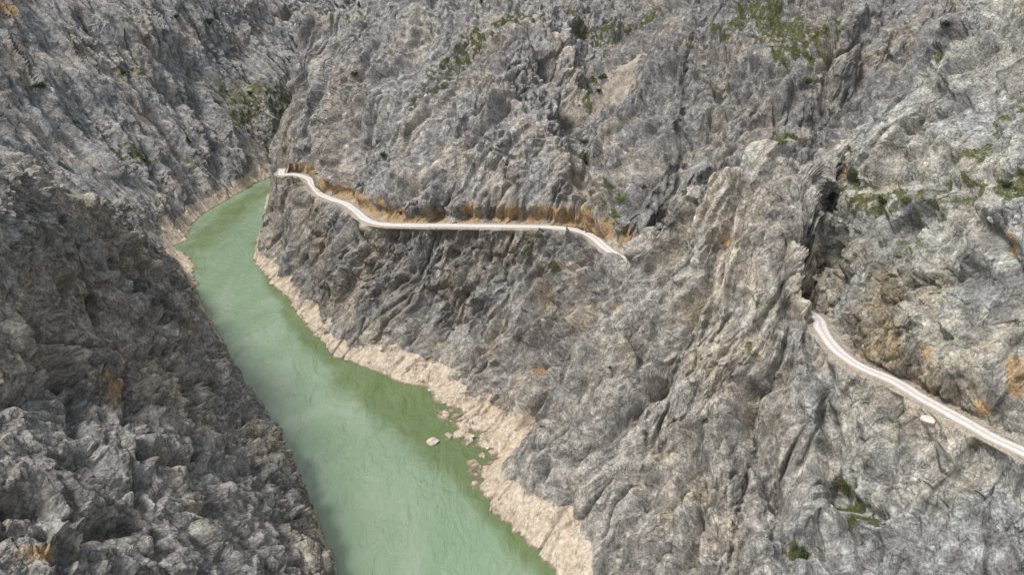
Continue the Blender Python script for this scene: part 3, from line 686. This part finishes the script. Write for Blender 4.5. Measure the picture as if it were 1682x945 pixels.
# ------------------------------------------------------------------ where a point of the photograph meets the finished rock
dd = V - np.array([0, 0, CAM_H]); zc = dd[:,1]*cp - dd[:,2]*sp_
SX = PW/2 + FPX*dd[:,0]/zc; SY = PH/2 - FPX*(dd[:,1]*sp_ + dd[:,2]*cp)/zc; RNG = np.linalg.norm(dd, axis=1)
vis_in = (SX > -20) & (SX < PW+20) & (SY > -20) & (SY < PH+20)
zb = np.full((238, 422), 1e9)
gx_, gy_ = np.clip((SX[vis_in]/4).astype(int), 0, 421), np.clip((SY[vis_in]/4).astype(int), 0, 237)
np.minimum.at(zb, (gy_, gx_), RNG[vis_in])
def surf(px, py):
    m = np.where((np.abs(SX-px) < 3.5) & (np.abs(SY-py) < 3.5))[0]
    if len(m) == 0: return hit(px, py)
    m = m[RNG[m] < RNG[m].min() + 4]
    return V[m[np.argmin(RNG[m])]]
def simple(name, rgb1, rgb2, rough=.9, scale=3.0, bump=.1):
    m, nt, bs = new_mat(name); g = N(nt); t = g.n('ShaderNodeTexCoord').outputs['Object']
    oi = g.n('ShaderNodeObjectInfo').outputs['Random']
    n = g.noise(t, scale, 4, .65); c = g.ramp(n, [(.3, rgb1), (.7, rgb2)])
    hs = g.n('ShaderNodeHueSaturation'); g.put(hs.inputs['Color'], c); g.put(hs.inputs['Value'], g.mr(oi, 0, 1, .8, 1.25)); c = hs.outputs[0]
    g.put(bs.inputs['Base Color'], c); bs.inputs['Roughness'].default_value = rough; bs.inputs['Specular IOR Level'].default_value = .15
    g.put(bs.inputs['Normal'], g.bump(n, bump, .8)); return m
leafm = simple('shrub_leaves', (.022,.036,.014), (.065,.09,.03)); leafl = simple('light_leaves', (.08,.11,.03), (.16,.19,.06))
barkm = simple('bark', (.08,.06,.045), (.16,.13,.10)); drym = simple('dry_leaves', (.10,.085,.04), (.20,.17,.09))
def empty(name, loc, label, cat, group=None, rz=0.0, sc_=1.0):
    o = bpy.data.objects.new(name, None); C.objects.link(o); o.location = loc; o.rotation_euler = (0,0,rz); o.scale = (sc_,)*3
    return tag(o, label, cat, group)
def leaf_cloud(lobes, n, size, R):
    """many small folded leaf faces spread through several lobes"""
    vs, fs = [], []
    for _ in range(n):
        c, rad = lobes[R.integers(len(lobes))]
        d = R.normal(size=3); d /= np.linalg.norm(d); p = np.array(c) + d*np.array(rad)*(R.random()**.45)
        a = R.normal(size=3); a /= np.linalg.norm(a); b = np.cross(a, R.normal(size=3)); b /= np.linalg.norm(b); L_ = size*(.6+.8*R.random())
        k = len(vs); vs += [p-a*L_, p+b*L_*.5, p+a*L_, p-b*L_*.5]; fs.append((k,k+1,k+2,k+3))
    return np.array(vs), np.array(fs)
def stems(tips, r0, R):
    vs, fs = [], []
    for tip in tips:
        tip = np.array(tip); segs = 4; prev = None
        bend = R.normal(size=3)*.12
        for i in range(segs+1):
            t = i/segs; c = tip*t + bend*math.sin(t*math.pi); rr = r0*(1-.75*t)
            ring = []
            for k in range(5): ring.append(len(vs)); vs.append(c + rr*np.array([math.cos(k*1.2566), math.sin(k*1.2566), 0]))
            if prev: fs += [(prev[k], prev[(k+1)%5], ring[(k+1)%5], ring[k]) for k in range(5)]
            prev = ring
    return np.array(vs), np.array(fs)
def make_shrub(kind, seed):
    R = np.random.default_rng(seed)
    if kind == 'tree':
        lobes = [((R.normal()*.12, R.normal()*.12, .8+.33*k), (1.0-.17*k, 1.0-.17*k, .34)) for k in range(5)]; tips = [(0,0,2.2),(.5,.1,1.2),(-.4,.3,1.3)]
    else:
        lobes = [((R.normal()*.5, R.normal()*.5, .45+.5*R.random()), (.35+.25*R.random(), .35+.25*R.random(), .3+.2*R.random())) for k in range(7)]; tips = [tuple(np.array(l[0])*.95) for l in lobes]
    v1, f1 = stems(tips, .07 if kind != 'tree' else .11, R); v2, f2 = leaf_cloud(lobes, 620, .12, R)
    return v1, f1, v2, f2
SHR = [ # px, py, height m, kind, leaf material, label
 (340,40,5.0,'shrub',0,'largest dark bush high on the mountainside left of the river gorge'),
 (293,27,3.0,'shrub',0,'dark bush just left of the largest one near the top of the mountainside'),
 (68,142,4.2,'shrub',0,'dark bush in a hollow near the left edge of the mountainside'),
 (310,234,5.0,'tree',0,'lone dark conical tree halfway down the left mountainside'),
 (240,262,2.4,'shrub',0,'low dark bush on the narrow grassy ledge of the left mountainside'),
 (205,120,2.6,'shrub',0,'bush at the left end of the upper grassy ledge on the left mountainside'),
 (412,152,2.6,'shrub',0,'bush beside the green patch at the back of the river gorge'),
 (587,9,3.4,'tree',0,'small dark tree at the top edge above the left end of the road'),
 (788,10,3.4,'tree',0,'small dark tree at the top edge above the domed summit of the mountain'),
 (579,126,2.4,'shrub',0,'dark bush on the upper left flank of the fluted mountain'),
 (631,254,2.2,'shrub',0,'dark bush on the fluted rock above the first curve of the road'),
 (990,128,3.2,'shrub',0,'upper dark bush at the left edge of the brown scree chute'),
 (981,148,2.2,'shrub',0,'lower dark bush at the left edge of the brown scree chute'),
 (962,232,2.2,'shrub',0,'dark bush in the gully under the brown scree chute'),
 (1060,305,1.4,'shrub',0,'small dark bush above the bright green one on the slope over the road end'),
 (1021,328,2.6,'shrub',1,'bright green bush on the slope above the hidden end of the left road'),
 (880,388,2.4,'shrub',2,'olive brown bush hanging just below the straight stretch of road'),
 (1330,138,2.6,'shrub',0,'dark bush on the pale slope left of the vertical grey cliff at the top'),
 (1282,234,1.8,'shrub',1,'green bush on the very tip of the pyramid shaped buttress'),
 (1445,330,2.0,'shrub',0,'dark bush on the grassy ledge just right of the dark crevice'),
 (1484,336,2.0,'shrub',1,'yellowish green bush on the grassy ledge right of the crevice'),
 (1655,305,1.8,'shrub',0,'dark bush on the green ledge at the right edge of the canyon wall'),
 (1551,42,2.4,'shrub',0,'dark bush behind the slanting ridge in the upper right corner'),
 (1316,914,2.6,'shrub',0,'dark green bush on the pale ledge at the bottom right'),
 (1382,800,1.5,'shrub',2,'brownish bush in the crack below the right road'),
 (1402,838,1.5,'shrub',1,'small green bush on the ledge above the dark green one at the bottom right'),
 (1160,690,1.1,'shrub',0,'small dark bush in a crack low on the buttress'),
 (1006,603,1.0,'shrub',0,'small dark bush on the left flank of the buttress below the orange stain'),
]
protos = {}
for k_, (px, py, hgt, kind, mi, lab) in enumerate(SHR):
    p = surf(px, py); var = (kind, mi, k_ % 3)
    nm = 'pine_tree' if kind == 'tree' else 'bush'
    t = empty(nm, (p[0], p[1], p[2]-.15), lab, 'tree' if kind == 'tree' else 'bush', 'dark bushes on the canyon slopes', rng.random()*6.28, hgt/(2.3 if kind == 'tree' else 1.3))
    if var not in protos:
        v1, f1, v2, f2 = make_shrub(kind, 400+k_)
        a = mesh_obj('trunk' if kind == 'tree' else 'stems', v1, f1, barkm, parent=t); b = mesh_obj('crown' if kind == 'tree' else 'foliage', v2, f2, (leafm, leafl, drym)[mi], parent=t)
        protos[var] = (a, b)
    else:
        for q in protos[var]:
            c = q.copy(); C.objects.link(c); c.parent = t
# grass and low plants: nobody could count them
gw = np.clip(grass-.35, 0, 1)*vis_in*(RNG < 520)
gw = gw/gw.sum(); NG = 26000
pick = rng.choice(len(V), NG, p=gw); GP = V[pick] + rng.normal(0, .15, (NG,3))*[1,1,.2]
ht = .68*(0.25+.5*rng.random(NG)**2)*np.clip(RNG[pick]/230, .7, 1.4); an = rng.random(NG)*6.28
vs = np.zeros((NG, 3, 4, 3)); 
for b in range(3):
    a_ = an + b*2.1; dx = np.cos(a_)*ht*.55; dy = np.sin(a_)*ht*.55
    vs[:,b,0] = GP + np.stack([-dy*.35, dx*.35, -.1*ht], 1); vs[:,b,1] = GP + np.stack([dx, dy, ht*.35], 1)
    vs[:,b,2] = GP + np.stack([dx*.9+dy*.3, dy*.9, ht*(.9+.4*rng.random(NG))], 1); vs[:,b,3] = GP + np.stack([-dx*.3, -dy*.3, ht*.5], 1)
gmat, nt, bs = new_mat('grass_blades'); g = N(nt); t_ = g.n('ShaderNodeTexCoord').outputs['Object']
g.put(bs.inputs['Base Color'], g.ramp(g.noise(t_, .7, 5, .7), [(.3,(.055,.065,.026)),(.5,(.115,.125,.048)),(.7,(.19,.18,.085))])); bs.inputs['Roughness'].default_value = .9
o = mesh_obj('grass', vs.reshape(-1,3), np.arange(NG*12).reshape(-1,4), gmat)
tag(o, 'green and olive grass tufts on the ledges and gentler slopes', 'grass', None, 'stuff')

# stones
stonem = simple('pale_stone', (.30,.25,.19), (.58,.53,.46), scale=1.6, bump=.25); greym = simple('grey_stone', (.20,.185,.17), (.46,.44,.41), scale=1.4, bump=.25)
def rock_mesh(seed, n=20):
    """angular boulder: a sphere cut by random planes and roughened"""
    R = np.random.default_rng(seed); th = np.linspace(0, math.pi, n); ph = np.linspace(0, 2*math.pi, 2*n, endpoint=False)
    vs = [(0,0,1.)] + [(math.sin(a)*math.cos(b), math.sin(a)*math.sin(b), math.cos(a)) for a in th[1:-1] for b in ph] + [(0,0,-1.)]
    vs = np.array(vs); m = 2*n; q = []
    for i in range(n-3):
        for j in range(m): q.append((1+i*m+j, 1+i*m+(j+1)%m, 1+(i+1)*m+(j+1)%m, 1+(i+1)*m+j))
    for j in range(m): q.append((0, 0, 1+j, 1+(j+1)%m)); 
    rad = np.full(len(vs), 1.0)
    for _ in range(11):
        nn = R.normal(size=3); nn /= np.linalg.norm(nn); dd_ = vs@nn; lim = .62+.25*R.random()
        rad = np.where(dd_ > 0, np.minimum(rad, lim/np.maximum(dd_, 1e-3)), rad)
    vs = vs*rad[:,None]; vs = vs*(1 + .07*perlin_c((vs*2.2+seed).astype(f32), seed)[:,None] + .04*perlin_c((vs*6+seed).astype(f32), seed+1)[:,None])
    import bmesh
    bm = bmesh.new(); bv = [bm.verts.new(v) for v in vs]
    for f in q:
        f = list(dict.fromkeys(f)); bm.faces.new([bv[i] for i in f])
    for j in range(m): bm.faces.new([bv[1+(n-3)*m+j], bv[1+(n-3)*m+(j+1)%m], bv[-1]])
    bmesh.ops.recalc_face_normals(bm, faces=bm.faces); me = bpy.data.meshes.new('boulder'); bm.to_mesh(me); bm.free(); return me
RM = [rock_mesh(500+k) for k in range(6)]
for k_, me in enumerate(RM): me.materials.append(stonem if k_ % 2 == 0 else greym)
def stone(loc, s3, lab, k_, group=None, name='boulder'):
    o = bpy.data.objects.new(name, RM[k_ % 6]); C.objects.link(o); o.location = loc; o.scale = s3; o.rotation_euler = (rng.normal(0,.2), rng.normal(0,.2), rng.random()*6.28)
    return tag(o, lab, 'boulder', group)
o = stone(PZ(712,726,0.3), (2.5,1.8,1.3), 'pale oval boulder standing alone in the green water off the beige point', 0); o.rotation_euler = (0,.1,.5)
o = stone(PZ(738,716,0.2), (1.6,1.2,.9), 'smaller beige boulder between the lone oval one and the point of the shore', 2)
p = surf(1522,690); stone(p, (1.7,1.3,1.2), 'whitish lump of rock just below the middle of the right road', 4)
SHO = [(640,600),(655,612),(672,618),(690,625),(702,640),(618,592),(600,590),(585,588),(740,690),(760,700),(775,715),(790,728),(745,640),(720,630),(700,600),(660,585),(805,735),(815,725),(830,715),(640,580),(330,345),(350,335),(300,370),(290,385),(375,322),(275,375),(470,480),(495,520),(520,545),(560,580),(730,650),(770,690),(800,700),(845,700),(680,600),(625,575)]
for k_, (px, py) in enumerate(SHO):
    q = surf(px+rng.normal(0,2), py+rng.normal(0,2)); s_ = .35+.55*rng.random()**2
    stone((q[0], q[1], q[2]+.1*s_), (s_*1.2, s_, s_*.7), 'small beige stone lying on the bleached shore of the river', k_*2, 'small stones on the bleached shore', 'stone')
for R, n_, hw in ((roadA, 34, 2.25), (roadB, 22, 2.15)):
    for k_ in range(n_):
        i_ = int((k_+.5)/n_*(len(R)-8))+3; t = R[i_+1]-R[i_]; nn = np.array([-t[1], t[0], 0]); nn /= np.linalg.norm(nn)
        sd = 1 if rng.random() < .6 else -1; w_ = hw + abs(rng.normal(0,.25)); s_ = .12+.3*rng.random()**2
        q = R[i_] + nn*sd*w_
        stone((q[0], q[1], q[2]+.02), (s_*1.2, s_, s_*.8), 'small fallen stone lying at the edge of the pale dirt road', k_*2+1, 'fallen stones along the road', 'stone')
print('plants', round(time.time()-T0,1))

# ------------------------------------------------------------------ light and look
w = bpy.data.worlds.new('World'); bpy.context.scene.world = w; w.use_nodes = True
nt = w.node_tree; bg = nt.nodes['Background']; sky = nt.nodes.new('ShaderNodeTexSky'); sky.sky_type = 'NISHITA'; sky.sun_disc = False
SUN_EL, SUN_AZ = math.radians(62), math.radians(-112)       # azimuth from +Y, negative to the left
sky.sun_elevation = SUN_EL; sky.sun_rotation = SUN_AZ; sky.altitude = 900; sky.air_density = 1.0; sky.dust_density = 3.0; sky.ozone_density = 1.0
hs = nt.nodes.new('ShaderNodeHueSaturation'); hs.inputs['Saturation'].default_value = .30
nt.links.new(sky.outputs[0], hs.inputs['Color']); nt.links.new(hs.outputs[0], bg.inputs[0]); bg.inputs[1].default_value = .135
sl = bpy.data.lights.new('sun', 'SUN'); sl.energy = 2.0; sl.angle = math.radians(13); sl.color = (1,.965,.92)
so = bpy.data.objects.new('sun', sl); C.objects.link(so)
dirv = Vector((math.sin(SUN_AZ)*math.cos(SUN_EL), math.cos(SUN_AZ)*math.cos(SUN_EL), math.sin(SUN_EL)))
so.rotation_euler = dirv.to_track_quat('Z', 'Y').to_euler()
sc = bpy.context.scene
sc.view_settings.view_transform = 'Standard'; sc.view_settings.look = 'None'; sc.view_settings.gamma = 1; sc.view_settings.exposure = 1.05
sc.cycles.max_bounces = 5; sc.cycles.diffuse_bounces = 3; sc.cycles.use_denoising = True
print('done', round(time.time()-T0,1))
